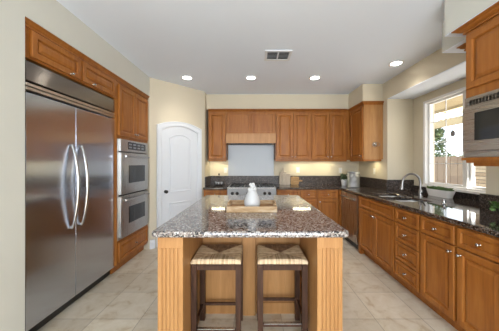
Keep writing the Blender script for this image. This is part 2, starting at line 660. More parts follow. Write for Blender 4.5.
def arch_panel(x0, x1, z0, zs, za):
    bm = B()
    pr = [(0, -0.0062), (0.004, -0.014), (0.016, -0.015), (0.024, -0.007), (0.04, -0.0075), (0.075, -0.014), (0.078, -0.014)]
    loft(bm, [arch_loop(x0 + i, x1 - i, z0 + i, zs - i, za - i, y) for i, y in pr], cap0=False)
    return bm


obj('door_panel', arch_panel(sx0 + 0.12, sx1 - 0.12, 0.87, 1.79, 1.87), M['white'], door)
obj('door_panel', arch_panel(sx0 + 0.12, sx1 - 0.12, 0.16, 0.70, 0.701), M['white'], door)
kb = B()
lathe(kb, [(0.001, 0), (0.026, 0), (0.026, 0.006), (0.010, 0.009), (0.010, 0.03), (0.022, 0.036), (0.028, 0.048), (0.022, 0.060), (0.001, 0.063)],
      (sx0 + 0.055, -0.006, 0.892), 18, '-y')
obj('door_handle', kb, M['black_iron'], door, smooth=True)

# ------------------------------------------------------------------ window
win = bpy.data.objects.new('window_1', None)
COL.objects.link(win)
win.location = (NX, 3.49, 1.02)
win.rotation_euler = (0, 0, -PI / 2)
win['kind'] = 'structure'
WW, WH = 3.49 - 2.153, 2.315 - 1.02
fr = boxes([(0, WW, -0.03, 0.10, 0, 0.035), (0, WW, -0.03, 0.10, WH - 0.035, WH), (0, 0.04, -0.03, 0.10, 0.035, WH - 0.035),
            (WW - 0.04, WW, -0.03, 0.10, 0.035, WH - 0.035), (WW / 2 - 0.03, WW / 2 + 0.03, -0.005, 0.09, 0.035, WH - 0.035)], 0.003)
obj('window_frame', fr, M['white_vinyl'], win)
obj('window_sill', bx(0, WW, -0.075, -0.031, -0.018, 0.012, bev=0.003), M['white_vinyl'], win)
for k in range(2):
    a = 0.04 + k * (WW / 2 - 0.01)
    b_ = a + WW / 2 - 0.07
    pn = obj('pane', bx(a + 0.025, b_ - 0.025, 0.045, 0.049, 0.06, WH - 0.06), M['glass'], win)
    L = [(a, a + 0.028, 0.02, 0.07, 0.035, WH - 0.035), (b_ - 0.028, b_, 0.02, 0.07, 0.035, WH - 0.035),
         (a + 0.028, b_ - 0.028, 0.02, 0.07, 0.035, 0.06), (a + 0.028, b_ - 0.028, 0.02, 0.07, WH - 0.06, WH - 0.035)]
    obj('window_sash', boxes(L, 0.002), M['white_vinyl'], win)
    mt = [((a + b_) / 2 - 0.0045, (a + b_) / 2 + 0.0045, 0.035, 0.044, 0.06, WH - 0.06)]
    for q in range(1, 4):
        z = 0.03 + (WH - 0.06) * q / 4
        mt.append((a + 0.028, b_ - 0.028, 0.0349, 0.0441, z - 0.0045, z + 0.0045))
    obj('muntin', boxes(mt), M['white_vinyl'], win)
obj('window_latch', bx(WW / 2 - 0.012, WW / 2 + 0.012, -0.02, -0.006, 0.62, 0.68, bev=0.003), M['black_iron'], win)

# ------------------------------------------------------------------ cabinets
RL, RR = PI / 2, -PI / 2     # local -y faces the room for the left wall / right wall


def knob(x, z, y, parent):
    bm = B()
    lathe(bm, [(0.001, 0), (0.008, 0), (0.005, 0.005), (0.005, 0.014), (0.010, 0.018), (0.0125, 0.023), (0.009, 0.028), (0.001, 0.030)], (x, y, z), 12, '-y')
    return obj('knob', bm, M['chrome'], parent, smooth=True)


def front(name, x0, x1, z0, z1, parent, kn=(), frame=0.055, mat='wood'):
    bm = B()
    raised(bm, x0, x1, z0, z1, -0.0005, frame)
    d = obj(name, bm, M[mat], parent)
    for kx, kz in kn:
        knob(kx, kz, -0.0225, d)
    return d


def carcass(w, dep, z0, z1, toe=True, mat='wood'):
    if toe:
        return boxes([(0.001, w - 0.001, 0, dep, z0 + 0.10, z1), (0.001, w - 0.001, 0.06, dep, z0, z0 + 0.0995)])
    return bx(0.001, w - 0.001, 0, dep, z0, z1)


def crown_bm(w, z, h=0.055, out=0.045, x0=0.0, ext_l=0.0, ext_r=0.0, dep=0.0):
    """small crown along the front (and over the ends when ext>0) - profile lofted along x"""
    bm = B()
    prof = [(0.0, 0), (-0.014, 0), (-0.014, h * 0.2), (-0.009, h * 0.24), (-0.009, h * 0.34), (-out * 0.55, h * 0.5), (-out * 0.72, h * 0.66), (-out * 0.6, h * 0.7), (-out * 0.85, h * 0.8), (-out, h * 0.85), (-out, h), (0.0, h)]
    la = [(x0, y, z + q) if not ext_l else (x0 - max(0, -y) * 1.0, y, z + q) for y, q in prof]
    lb = [(x0 + w, y, z + q) if not ext_r else (x0 + w + max(0, -y), y, z + q) for y, q in prof]
    loft(bm, [la, lb])
    for side, ext in ((0, ext_l), (1, ext_r)):
        if ext:
            xx = x0 if side == 0 else x0 + w
            sg = -1 if side == 0 else 1
            l1 = [(xx - sg * y, y, z + q) for y, q in prof]
            l2 = [(xx - sg * y, dep, z + q) for y, q in prof]
            loft(bm, [l1, l2])
    return bm


def light_rail(w, z, h=0.03):
    return bx(0.001, w - 0.001, -0.002, 0.018, z - h, z - 0.0005)


# --- left wall: cabinet above the refrigerator
LFX = -1.69
c = thing('upper_cabinet', 'low two-door maple cabinet above the stainless refrigerator', 'cabinet', (LFX, 1.633, 0), RL)
obj('body', carcass(1.128, 0.6, 2.15, 2.425, False), M['wood'], c)
front('door', 0.06, 0.545, 2.165, 2.365, c, [(0.42, 2.178)], 0.05)
front('door', 0.565, 1.09, 2.165, 2.365, c, [(0.70, 2.178)], 0.05)
obj('crown', crown_bm(1.128, 2.373, 0.052, 0.035), M['wood'], c)

# --- oven tower cabinet
c = thing('oven_cabinet', 'tall maple cabinet holding the double oven beside the refrigerator', 'cabinet', (LFX, 2.762, 0), RL)
OW = 3.572 - 2.762
obj('body', boxes([(0.001, OW - 0.001, 0, 0.7, 1.675, 2.425), (0.001, OW - 0.001, 0, 0.7, 0.10, 0.395), (0.001, OW - 0.001, 0.06, 0.7, 0, 0.0995),
                   (0.001, 0.03, 0, 0.7, 0.395, 1.675), (OW - 0.03, OW - 0.001, 0, 0.7, 0.395, 1.675), (0.03, OW - 0.03, 0.62, 0.7, 0.395, 1.675)]), M['wood'], c)
front('door', 0.03, OW / 2 - 0.002, 1.715, 2.345, c, [(OW / 2 - 0.03, 1.76)])
front('door', OW / 2 + 0.002, OW - 0.03, 1.715, 2.345, c, [(OW / 2 + 0.03, 1.76)])
front('drawer', 0.03, OW - 0.03, 0.13, 0.375, c, [(OW / 2, 0.25)], 0.045)
obj('crown', crown_bm(OW, 2.373, 0.052, 0.035), M['wood'], c)

# --- back uppers
UY = 4.44
UZ0, UZ1 = 1.43, 2.425


def upper(x0, x1, label, doors, z0=UZ0, flat=False):
    c = thing('upper_cabinet', label, 'cabinet', (x0, UY, 0), 0)
    w = x1 - x0
    obj('body', carcass(w, YB - UY - 0.002, z0, UZ1, False), M['wood'], c)
    n = len(doors)
    for k, side in enumerate(doors):
        a = 0.012 + (w - 0.024) * k / n + 0.004
        b_ = 0.012 + (w - 0.024) * (k + 1) / n - 0.004
        kx = b_ - 0.028 if side == 'r' else a + 0.028
        if flat:
            bm = B()
            loft(bm, [rect_loop(a, b_, z0 + 0.004, 2.355, i, -0.0005 - d) for i, d in ((0, 0), (0, 0.018), (0.003, 0.021), (0.036, 0.021), (0.039, 0.008), (0.044, 0.007))])
            obj('door', bm, M['wood'], c)
            continue
        front('door', a, b_, z0 + 0.012, 2.355, c, [(kx, z0 + 0.06)])
    obj('crown', crown_bm(w, 2.365, 0.06, 0.055), M['wood'], c)
    if z0 < 1.5:
        obj('light_rail', light_rail(w, z0), M['wood'], c)
    return c


upper(-0.90, -0.547, 'narrow single-door maple wall cabinet left of the hood', ['r'])
upper(0.424, 1.126, 'two-door maple wall cabinet directly right of the hood', ['r', 'l'])
upper(1.127, 1.829, 'two-door maple wall cabinet nearest the back right corner', ['r', 'l'])
hd = upper(-0.546, 0.423, 'maple hood cabinet with two short doors above the cooktop', ['r', 'l'], z0=1.945, flat=True)
obj('hood_valance', boxes([(0.002, 0.967, -0.075, 0.02, 1.755, 1.944), (0.002, 0.967, -0.082, -0.075, 1.925, 1.944),
                           (0.002, 0.06, 0.02, 0.32, 1.755, 1.944), (0.91, 0.967, 0.02, 0.32, 1.755, 1.944)], 0.002), M['wood_isl'], hd, label='lighter maple valance band')
obj('hood_liner', bx(0.062, 0.908, 0.022, 0.318, 1.75, 1.80), M['black'], hd)
# filler + right return cabinet
c = thing('upper_cabinet', 'maple wall cabinet on the right wall with light plain end panel', 'cabinet', (1.89, UY - 0.005, 0), RR)
w = UY - 0.005 - 3.87
obj('body', bx(0.001, w - 0.013, 0, RX - 1.89 - 0.002, UZ0, UZ1), M['wood'], c)
obj('end_panel', bx(w - 0.012, w, 0, RX - 1.89 - 0.002, UZ0, UZ1), M['wood_isl'], c, label='lighter maple end panel facing the room')
front('door', 0.06, w - 0.012, UZ0 + 0.012, 2.355, c, [(w - 0.04, UZ0 + 0.06)])
obj('crown', crown_bm(w, 2.365, 0.06, 0.04, ext_r=1, dep=RX - 1.89 - 0.002), M['wood'], c)
obj('light_rail', boxes([(0.001, w, -0.002, 0.018, 1.40, UZ0 - 0.0005), (w - 0.018, w + 0.002, 0.018, 0.3, 1.40, UZ0 - 0.0005)]), M['wood'], c)
# corner body behind (blind corner)
c = thing('upper_cabinet', 'blind corner section joining the back and right wall cabinets', 'cabinet', (1.830, UY, 0), 0)
obj('body', bx(0.001, RX - 1.832, 0, YB - UY - 0.002, UZ0, UZ1), M['wood'], c)


# --- base cabinets
def base(loc, rz, w, label, layout, dep=0.6):
    c = thing('base_cabinet', label, 'cabinet', loc, rz)
    if 'sinkbase' in layout:
        bod = boxes([(0.001, w - 0.001, 0, 0.02, 0.10, 0.878), (0.001, 0.02, 0.02, dep, 0.10, 0.878), (w - 0.02, w - 0.001, 0.02, dep, 0.10, 0.878),
                     (0.02, w - 0.02, 0.02, dep, 0.10, 0.12), (0.02, w - 0.02, dep - 0.01, dep, 0.12, 0.878), (0.001, w - 0.001, 0.06, dep, 0, 0.0995)])
    else:
        bod = carcass(w, dep, 0, 0.878)
    obj('body', bod, M['wood'], c)
    g = 0.012
    if 'drawers4' in layout:
        for z0, z1 in ((0.715, 0.865), (0.515, 0.705), (0.31, 0.505), (0.115, 0.30)):
            front('drawer', g, w - g, z0, z1, c, [(w / 2, (z0 + z1) / 2)], 0.038)
        return c
    if 'falsefront' in layout:
        front('false_front', g, w - g, 0.715, 0.865, c, [], 0.038)
    if 'drawer' in layout:
        front('drawer', g, w - g, 0.715, 0.865, c, [(w / 2, 0.79)], 0.038)
    if 'doorR' in layout:      # knob on the right
        front('door', g, w - g, 0.115, 0.705, c, [(w - g - 0.03, 0.655)])
    if 'doorL' in layout:
        front('door', g, w - g, 0.115, 0.705, c, [(g + 0.03, 0.655)])
    if 'doors2' in layout:
        front('door', g, w / 2 - 0.0015, 0.115, 0.705, c, [(w / 2 - 0.03, 0.655)])
        front('door', w / 2 + 0.0015, w - g, 0.115, 0.705, c, [(w / 2 + 0.03, 0.655)])
    return c


RFX = 1.60
BFY = 4.155
base((RFX, 3.385, 0), RR, 3.385 - 2.537, 'maple sink base cabinet with two doors beside the dishwasher', ['falsefront', 'doors2', 'sinkbase'])
base((RFX, 2.536, 0), RR, 0.386, 'maple cabinet with a stack of four drawers right of the sink', ['drawers4'])
base((RFX, 2.149, 0), RR, 0.384, 'maple base cabinet with drawer over door right of the drawer stack', ['drawer', 'doorR'])
base((RFX, 1.764, 0), RR, 0.384, 'nearest maple base cabinet, partly cut off by the right picture edge', ['drawer', 'doorL'])
base((0.415, BFY, 0), 0, 0.43, 'maple base cabinet just right of the cooktop, half behind the island', ['drawer', 'doorL'])
base((0.846, BFY, 0), 0, 0.32, 'narrow maple base cabinet under the counter, left of corner cabinet', ['drawer', 'doorL'])
base((1.167, BFY, 0), 0, 0.395, 'maple base cabinet in the back right corner beside the dishwasher', ['drawer', 'doorL'])
base((-0.932, BFY, 0), 0, 0.435, 'maple base cabinet left of the cooktop beside the pantry door', ['drawer', 'doorR'])
base((-0.490, BFY, 0), 0, 0.898, 'wide maple base cabinet below the steel rangetop', ['doors2'])
# shorten that one under the rangetop
for o in list(COL.objects):
    if o.parent and o.parent.get('label', '').startswith('wide maple base') and o.name.startswith('body'):
        me = o.data
        for v in me.vertices:
            if v.co.z > 0.8:
                v.co.z = 0.725
struct('trim_corner', bx(1.5635, 1.599, 4.10, 4.60, 0.0, 0.878), M['wood'])

# --- dishwasher
d = thing('dishwasher', 'stainless dishwasher with bar handle at the far end of right counter', 'dishwasher', (RFX, 4.065, 0), RR)
dw = 4.065 - 3.445
obj('body', bx(0.004, dw - 0.004, 0.0, 0.56, 0.10, 0.87), M['black'], d)
dd = obj('door', bx(0.004, dw - 0.004, -0.022, -0.001, 0.11, 0.868, bev=0.004), M['steel_b'], d)
bm = B()
tube(bm, [(0.05, -0.06, 0.79), (dw - 0.05, -0.06, 0.79)], 0.011)
tube(bm, [(0.08, -0.022, 0.79), (0.08, -0.06, 0.79)], 0.008)
tube(bm, [(dw - 0.08, -0.022, 0.79), (dw - 0.08, -0.06, 0.79)], 0.008)
obj('handle', bm, M['chrome'], dd, smooth=True)
obj('kick_plate', bx(0.004, dw - 0.004, 0.04, 0.06, 0.0, 0.099), M['black'], d)
struct('trim_dishwasher', bx(RFX, RFX + 0.58, 3.386, 3.444, 0.0, 0.878), M['wood'])

# --- countertops
xs = [0.413, 1.57, 1.70, 2.06, RX, NX - 0.001]
ys = [0.98, 2.155, 2.60, 2.945, 2.985, 3.33, 3.743, 4.125, YB - 0.001]


def ct(x, y):
    if y > 4.125:
        return x < RX
    if x < 1.57:
        return False
    if x > RX:
        return False
    if 1.70 < x < 2.06 and (2.60 < y < 2.945 or 2.985 < y < 3.33):
        return False
    return True


tag(obj('countertop', grid_solid(xs, ys, ct, 0.88, 0.92), M['gran'], bevel=0.010),
    'long dark granite countertop with sink, turning the back right corner', 'countertop')
tag(obj('niche_ledge', bx(RX + 0.0005, NX - 0.001, 2.155, 3.743, 0.8795, 0.92), M['gran']),
    'dark granite ledge inside the window niche, flush with the counter', 'ledge')
tag(obj('countertop', bx(-0.937, -0.493, 4.125, YB - 0.001, 0.88, 0.92, bev=0.008), M['gran']),
    'short dark granite countertop left of the cooktop', 'countertop')
tag(obj('backsplash', boxes([(-0.937, RX - 0.001, YB - 0.02, YB - 0.001, 0.9205, 1.10), (-0.938, -0.918, 4.29, YB - 0.021, 0.9205, 1.10)]), M['gran_wall']),
    'dark granite backsplash strip along the back wall', 'backsplash')
tag(obj('backsplash', boxes([(RX - 0.02, RX - 0.001, 3.726, YB - 0.022, 0.9205, 1.09), (RX + 0.0, NX - 0.001, 3.725, 3.744, 0.9205, 1.09)]), M['gran_wall']),
    'dark granite backsplash on the right wall, wrapping into the window niche', 'backsplash')
tag(obj('backsplash', boxes([(NX - 0.022, NX - 0.001, 2.176, 3.724, 0.9205, 1.001)]), M['gran_wall']),
    'low dark granite backsplash below the window sill', 'backsplash')
tag(obj('backsplash', boxes([(RX - 0.04, RX - 0.001, 0.98, 2.175, 0.9205, 1.07), (RX, NX - 0.001, 2.154, 2.175, 0.9205, 1.07)]), M['gran_wall']),
    'dark granite backsplash on the near right wall under the microwave', 'backsplash')

# steel panel behind the cooktop
tag(obj('steel_panel', bx(-0.545, 0.42, YB - 0.008, YB - 0.001, 1.101, 1.75), M['steel_panel']),
    'brushed steel wall panel between cooktop and hood', 'wall panel')

# --- rangetop
r = thing('rangetop', 'stainless steel gas rangetop with black knobs on the back counter', 'cooktop', (-0.489, 4.115, 0.73), 0)
rw = 0.896
obj('body', bx(0, rw, 0.0, 0.62, 0.0, 0.19, bev=0.004), M['steel_panel'], r)
obj('front_rail', bx(0, rw, -0.03, -0.0005, 0.165, 0.195, bev=0.008, seg=2), M['steel_b'], r)
for i, px in enumerate((232.4, 237.2, 248, 254, 264.8, 269.6)):
    x = (px - 254) / 54.6 + 0.489
    bm = B()
    lathe(bm, [(0.001, 0), (0.030, 0), (0.030, 0.008), (0.023, 0.012), (0.021, 0.035), (0.001, 0.037)], (x, -0.0005, 0.083), 16, '-y')
    obj('knob', bm, M['black'], r, smooth=True)
for i in range(3):
    x0 = 0.03 + i * 0.285
    L = []
    for q in range(4):
        L.append((x0 + 0.02 + q * 0.075, x0 + 0.032 + q * 0.075, 0.06, 0.54, 0.205, 0.22))
    for y in (0.06, 0.295, 0.53):
        L.append((x0 + 0.01, x0 + 0.265, y, y + 0.012, 0.191, 0.2055))
    obj('grate', boxes(L), M['black_iron'], r)
    for y in (0.18, 0.42):
        bm = B()
        lathe(bm, [(0.001, 0), (0.045, 0), (0.045, 0.008), (0.025, 0.012), (0.001, 0.012)], (x0 + 0.137, y, 0.1905), 16)
        obj('burner', bm, M['black_iron'], r, smooth=True)

# ------------------------------------------------------------------ refrigerator
f = thing('refrigerator', 'large built-in stainless side-by-side refrigerator in the left wall', 'refrigerator', (-1.71, 1.66, 0), RL)
y0, y1, ysp = 0.045, 2.755 - 1.66, 2.16 - 1.66
obj('body', bx(0.005, y1 + 0.0, 0.042, 0.64, 0.0905, 2.145), M['black'], f)
obj('kick_plate', bx(0.005, y1, 0.055, 0.10, 0.0, 0.09), M['black'], f)
obj('side_trim', bx(0.0, 0.022, -0.0, 0.04, 0.09, 2.14), M['black'], f)
for k, (a, b_) in enumerate(((0.025, ysp - 0.0025), (ysp + 0.0025, y1))):
    dd = obj('door', bx(a, b_, -0.0, 0.04, 0.092, 1.90, bev=0.004, seg=2), M['steel'], f)
    hx = ysp - 0.06 if k == 0 else ysp + 0.055
    bm = B()
    pts, rr = [], []
    for q in range(17):
        t = q / 16
        z = 0.755 + t * (1.535 - 0.755)
        pts.append((hx, -0.012 - 0.060 * math.sin(PI * t) ** 0.75, z))
        rr.append(0.010 + 0.006 * math.sin(PI * t))
    tube(bm, pts, rr, 10)
    for z in (0.765, 1.525):
        tube(bm, [(hx, 0.0, z), (hx, -0.016, z)], 0.012, 8)
    obj('handle', bm, M['chrome'], dd, smooth=True)
obj('trim_strip', bx(0.025, y1, -0.004, 0.04, 1.918, 1.942, bev=0.003), M['steel_trim'], f)
obj('trim_strip', bx(0.025, y1, -0.004, 0.04, 1.950, 1.974, bev=0.003), M['steel_trim'], f)
obj('grille_panel', bx(0.025, y1, -0.004, 0.04, 1.986, 2.138, bev=0.004, seg=2), M['steel_h'], f)
obj('badge', bx(y1 - 0.11, y1 - 0.085, -0.006, -0.0042, 2.01, 2.017), M['chrome'], f)

# ------------------------------------------------------------------ double oven
ov = thing('double_oven', 'stainless double wall oven built into the tall maple cabinet', 'oven', (LFX, 2.762 + 0.032, 0), RL)
w = OW - 0.064
obj('body', bx(0.02, w - 0.02, 0.003, 0.55, 0.41, 1.66), M['black'], ov)
obj('front_frame', boxes([(-0.018, w + 0.018, -0.006, -0.0008, 0.40, 0.425), (-0.018, 0.012, -0.006, -0.0008, 0.4252, 1.67),
                          (w - 0.012, w + 0.018, -0.006, -0.0008, 0.4252, 1.67)]), M['steel_b'], ov)
cp = obj('control_panel', bx(0.013, w - 0.013, -0.03, -0.001, 1.515, 1.67, bev=0.004), M['steel_b'], ov)
obj('display', bx(0.17, w - 0.10, -0.032, -0.0302, 1.545, 1.645), M['black_glass'], cp, label='black oven clock and key panel')
for i in range(4):
    obj('button', bx(0.19 + i * 0.11, 0.26 + i * 0.11, -0.0335, -0.0322, 1.565, 1.585), M['zinc'], cp)
    obj('button', bx(0.19 + i * 0.11, 0.26 + i * 0.11, -0.0335, -0.0322, 1.605, 1.625), M['zinc'], cp)
for z0, z1, wz0, wz1 in ((0.965, 1.50, 1.10, 1.335), (0.43, 0.945, 0.57, 0.79)):
    dd = obj('oven_door', bx(0.013, w - 0.013, -0.035, -0.001, z0, z1, bev=0.004), M['steel_b'], ov)
    obj('oven_window', bx(0.18, w - 0.13, -0.038, -0.0352, wz0, wz1, bev=0.001), M['black_glass'], dd)
    bm = B()
    hz = z1 - 0.05
    tube(bm, [(0.06, -0.065, hz), (w - 0.06, -0.065, hz)], 0.013)
    tube(bm, [(0.08, -0.035, hz), (0.08, -0.065, hz)], 0.010)
    tube(bm, [(w - 0.08, -0.035, hz), (w - 0.08, -0.065, hz)], 0.010)
    obj('handle', bm, M['chrome'], dd, smooth=True)

# ------------------------------------------------------------------ microwave unit
MX = 1.66
MW = 0.78
c = thing('microwave_cabinet', 'maple wall cabinet housing the microwave with heavy crown moulding', 'cabinet', (MX, 1.762, 0), RR)
obj('body', boxes([(0.0, MW, 0, RX - MX - 0.002, 1.866, 2.372), (0.0, 0.018, 0, RX - MX - 0.002, 1.405, 1.866), (MW - 0.018, MW, 0, RX - MX - 0.002, 1.405, 1.866),
                   (0.018, MW - 0.018, 0.4, RX - MX - 0.002, 1.405, 1.866)]), M['wood'], c)
front('door', 0.02, MW / 2 - 0.002, 1.93, 2.345, c, [(MW / 2 - 0.03, 1.97)], mat='wood')
front('door', MW / 2 + 0.002, MW - 0.02, 1.93, 2.345, c, [(MW / 2 + 0.03, 1.97)], mat='wood')
obj('crown', crown_bm(MW, 2.3725, 0.050, 0.062, ext_l=1, dep=0.19), M['wood'], c)
sh = B()
for z0, z1, o in ((1.385, 1.4045, 0.02), (1.365, 1.385, 0.0), (1.34, 1.365, -0.03)):
    box(sh, -o, MW + o * 0, -o, RX - MX - 0.002, z0, z1)
obj('base_moulding', sh, M['wood'], c)
c2 = thing('upper_cabinet', 'slim maple wall cabinet tucked between microwave cabinet and window', 'cabinet', (1.93, 2.04, 0), RR)
obj('body', bx(0.0, 0.2765, 0, RX - 1.93 - 0.002, 1.45, 2.385), M['wood'], c2)
obj('crown', crown_bm(0.2765, 2.3852, 0.05, 0.05, ext_l=1, dep=0.28), M['wood'], c2)

m = thing('microwave', 'stainless built-in microwave with black door at the right picture edge', 'microwave', (MX, 1.762, 0), RR)
obj('body', bx(0.022, MW - 0.022, 0.012, 0.39, 1.42, 1.855), M['black'], m)
obj('trim_frame', boxes([(0.0, MW, -0.012, -0.001, 1.842, 1.865), (0.0, MW, -0.012, -0.001, 1.785, 1.800), (0.0, 0.03, -0.012, -0.001, 1.8002, 1.8418),
                         (MW - 0.03, MW, -0.012, -0.001, 1.8002, 1.8418), (0.0, MW, -0.02, -0.001, 1.407, 1.45)], 0.001), M['steel_mw'], m)
for i in range(30):
    xx = 0.034 + i * 0.0238
    obj('vent_slat', bx(xx, xx + 0.007, -0.011, 0.01, 1.802, 1.840), M['steel_mw'], m)
md = obj('microwave_door', bx(0.0, MW, -0.03, -0.001, 1.452, 1.783, bev=0.004), M['steel_mw'], m)
obj('door_window', bx(0.10, MW - 0.18, -0.033, -0.0302, 1.53, 1.735, bev=0.001), M['black_glass'], md)
obj('control_panel', bx(MW - 0.15, MW - 0.03, -0.033, -0.0302, 1.48, 1.76), M['black_glass'], m)

# ------------------------------------------------------------------ island
isl = thing('kitchen_island', 'maple kitchen island with fluted corner posts and stool recess', 'kitchen island', (-0.026, 1.49, 0), 0)
IH = 0.613
obj('body', bx(-IH + 0.01, IH - 0.01, 0.57, 1.58, 0.0, 0.878), M['wood_isl'], isl)
# shaker style back panel: sunk fields with a frame
yy = 0.569
for (a, b_) in ((-IH + 0.17, -0.085), (0.045, IH - 0.17)):
    obj('back_panel', bx(a, b_, yy - 0.008, yy, 0.0, 0.878), M['wood_isl'], isl)
for xa, xb in ((-IH + 0.17, -0.085), (0.045, IH - 0.17)):
    for za, zb in ((0.80, 0.878), (0.0, 0.10)):
        obj('panel_rail', bx(xa, xb, yy - 0.022, yy - 0.0085, za, zb), M['wood_isl'], isl)
obj('pilaster', bx(-0.08, 0.04, yy - 0.05, yy, 0.0, 0.878, bev=0.002), M['wood_isl'], isl)
for sgn in (-1, 1):
    a, b_ = (-IH, -IH + 0.168) if sgn < 0 else (IH - 0.168, IH)
    bm = B()
    box(bm, a, b_, 0.006, 0.568, 0.0, 0.878)
    # fluted face: strips separated by grooves, closed above and below by plain blocks
    box(bm, a, b_, 0.0, 0.006, 0.80, 0.878)
    box(bm, a, b_, 0.0, 0.006, 0.0, 0.12)
    edges = [a, a + 0.032] + [a + 0.032 + (0.104) * k / 4 for k in range(1, 4)] + [a + 0.136, b_]
    for k in range(len(edges) - 1):
        l = edges[k] + (0.003 if k > 0 else 0)
        r_ = edges[k + 1] - (0.003 if k < len(edges) - 2 else 0)
        box(bm, l, r_, 0.0, 0.006, 0.12, 0.80, bev=0.002)
    obj('post', bm, M['wood_isl'], isl)


def rounded_plate(x0, x1, y0, y1, z0, z1, r=0.03, e=0.012):
    def lp(ins, z):
        rr = max(r - ins, 0.004)
        P = []
        for cx, cy, a0 in ((x1 - r, y0 + r, -PI / 2), (x1 - r, y1 - r, 0), (x0 + r, y1 - r, PI / 2), (x0 + r, y0 + r, PI)):
            for k in range(7):
                a = a0 + PI / 2 * k / 6
                P.append((cx + rr * math.cos(a), cy + rr * math.sin(a), z))
        return P
    bm = B()
    L = [lp(e, z0)]
    for k in range(1, 6):
        a = PI * k / 6
        L.append(lp(e * (1 - math.sin(a)), (z0 + z1) / 2 - (z1 - z0) / 2 * math.cos(a)))
    L.append(lp(e, z1))
    loft(bm, L)
    return bm


tag(obj('island_countertop', rounded_plate(-0.672, 0.622, 1.45, 3.14, 0.8785, 0.92, 0.035, 0.012), M['gran_isl']),
    'speckled grey and pink granite slab on top of the island', 'countertop')

# ------------------------------------------------------------------ stools


def stool(loc, label, zs):
    t = thing('bar_stool', label, 'stool', loc, 0, 'rush-seat bar stools at the island')
    hw, d = 0.183, 0.32
    for sx in (-1, 1):
        for yy in (0.0, d - 0.04):
            xa = sx * (hw - 0.018)
            bm = B()
            h = 0.615
            loft(bm, [[(xa - 0.02, yy, 0), (xa + 0.02, yy, 0), (xa + 0.02, yy + 0.04, 0), (xa - 0.02, yy + 0.04, 0)],
                      [(xa - 0.02, yy, h - 0.01), (xa + 0.02, yy, h - 0.01), (xa + 0.02, yy + 0.04, h - 0.01), (xa - 0.02, yy + 0.04, h - 0.01)],
                      [(xa - 0.014, yy + 0.006, h), (xa + 0.014, yy + 0.006, h), (xa + 0.014, yy + 0.034, h), (xa - 0.014, yy + 0.034, h)]])
            obj('leg', bm, M['stool'], t)
    ix = hw - 0.0385
    for nm, a in (('apron', (-ix, ix, 0.008, 0.028, 0.565, 0.605)), ('apron', (-ix, ix, d - 0.03, d - 0.01, 0.565, 0.605)),
                  ('apron', (-hw + 0.01, -hw + 0.03, 0.0405, d - 0.0405, 0.565, 0.605)), ('apron', (hw - 0.03, hw - 0.01, 0.0405, d - 0.0405, 0.565, 0.605)),
                  ('stretcher', (-ix, ix, d - 0.03, d - 0.01, zs, zs + 0.022)),
                  ('stretcher', (-hw + 0.01, -hw + 0.028, 0.0405, d - 0.0405, zs, zs + 0.022)), ('stretcher', (hw - 0.028, hw - 0.01, 0.0405, d - 0.0405, zs, zs + 0.022)),
                  ('foot_rail', (-ix, ix, 0.008, 0.032, zs - 0.022, zs - 0.002))):
        obj(nm, bx(*a, bev=0.002), M['stool'], t)
    obj('rail_plate', bx(-ix + 0.005, ix - 0.005, 0.004, 0.03, zs - 0.0015, zs + 0.005, bev=0.001), M['steel_b'], t, label='worn metal strip on the foot rail')
    # woven seat
    bm = B()
    NXs, NYs = 132, 108
    X0, X1, Y0, Y1 = -hw - 0.003, hw + 0.003, -0.008, d + 0.004
    cl = bm.verts.layers.float.new('cord')
    rnd = random.Random(3)
    tone_x = [rnd.random() for _ in range(80)]
    tone_y = [rnd.random() for _ in range(80)]
    grid = []
    for j in range(NYs + 1):
        row = []
        for i in range(NXs + 1):
            u, v = i / NXs, j / NYs
            x = X0 + (X1 - X0) * u
            y = Y0 + (Y1 - Y0) * v
            au, av = abs(u - 0.5) * 2, abs(v - 0.5) * 2
            fb = av > au            # front / back quarter
            q = max(au, av)
            z = 0.650 + 0.012 * (1 - q) * 0 - 0.012 * (1 - q) ** 1.2
            edge = max(0, q - 0.9) / 0.1
            z -= 0.016 * edge ** 2
            # sag at diagonals
            dg = abs(au - av)
            z -= 0.005 * max(0, 1 - dg * 8) * q
            s = x if fb else y
            cw = 0.0092
            ph = s / cw
            z += 0.0028 * abs(math.cos(PI * ph)) ** 0.7
            k = int(math.floor(ph + 0.5)) % 80
            tn = (tone_x if fb else tone_y)[k]
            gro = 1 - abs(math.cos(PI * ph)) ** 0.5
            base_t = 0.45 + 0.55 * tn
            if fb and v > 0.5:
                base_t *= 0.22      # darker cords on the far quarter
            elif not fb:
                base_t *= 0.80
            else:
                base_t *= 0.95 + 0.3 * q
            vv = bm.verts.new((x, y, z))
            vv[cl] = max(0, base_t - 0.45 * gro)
            row.append(vv)
        grid.append(row)
    for j in range(NYs):
        for i in range(NXs):
            bm.faces.new((grid[j][i], grid[j][i + 1], grid[j + 1][i + 1], grid[j + 1][i]))
    # skirt
    ring = grid[0][:] + [grid[j][NXs] for j in range(1, NYs + 1)] + [grid[NYs][i] for i in range(NXs - 1, -1, -1)] + [grid[j][0] for j in range(NYs - 1, 0, -1)]
    prev = ring
    for k, zz in enumerate((0.632, 0.618)):
        new = []
        for vtx in ring:
            nv = bm.verts.new((vtx.co.x, vtx.co.y + (0.0), zz))
            nv[cl] = vtx[cl] * (1.0 if k == 0 else 0.85)
            new.append(nv)
        for a in range(len(ring)):
            b2 = (a + 1) % len(ring)
            bm.faces.new((prev[b2], prev[a], new[a], new[b2]))
        prev = new
    bm.faces.new(prev)
    bmesh.ops.recalc_face_normals(bm, faces=bm.faces)
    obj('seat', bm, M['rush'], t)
    return t


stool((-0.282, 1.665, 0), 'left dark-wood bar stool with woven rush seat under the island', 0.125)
stool((0.213, 1.665, 0), 'right dark-wood bar stool with woven rush seat under the island', 0.165)

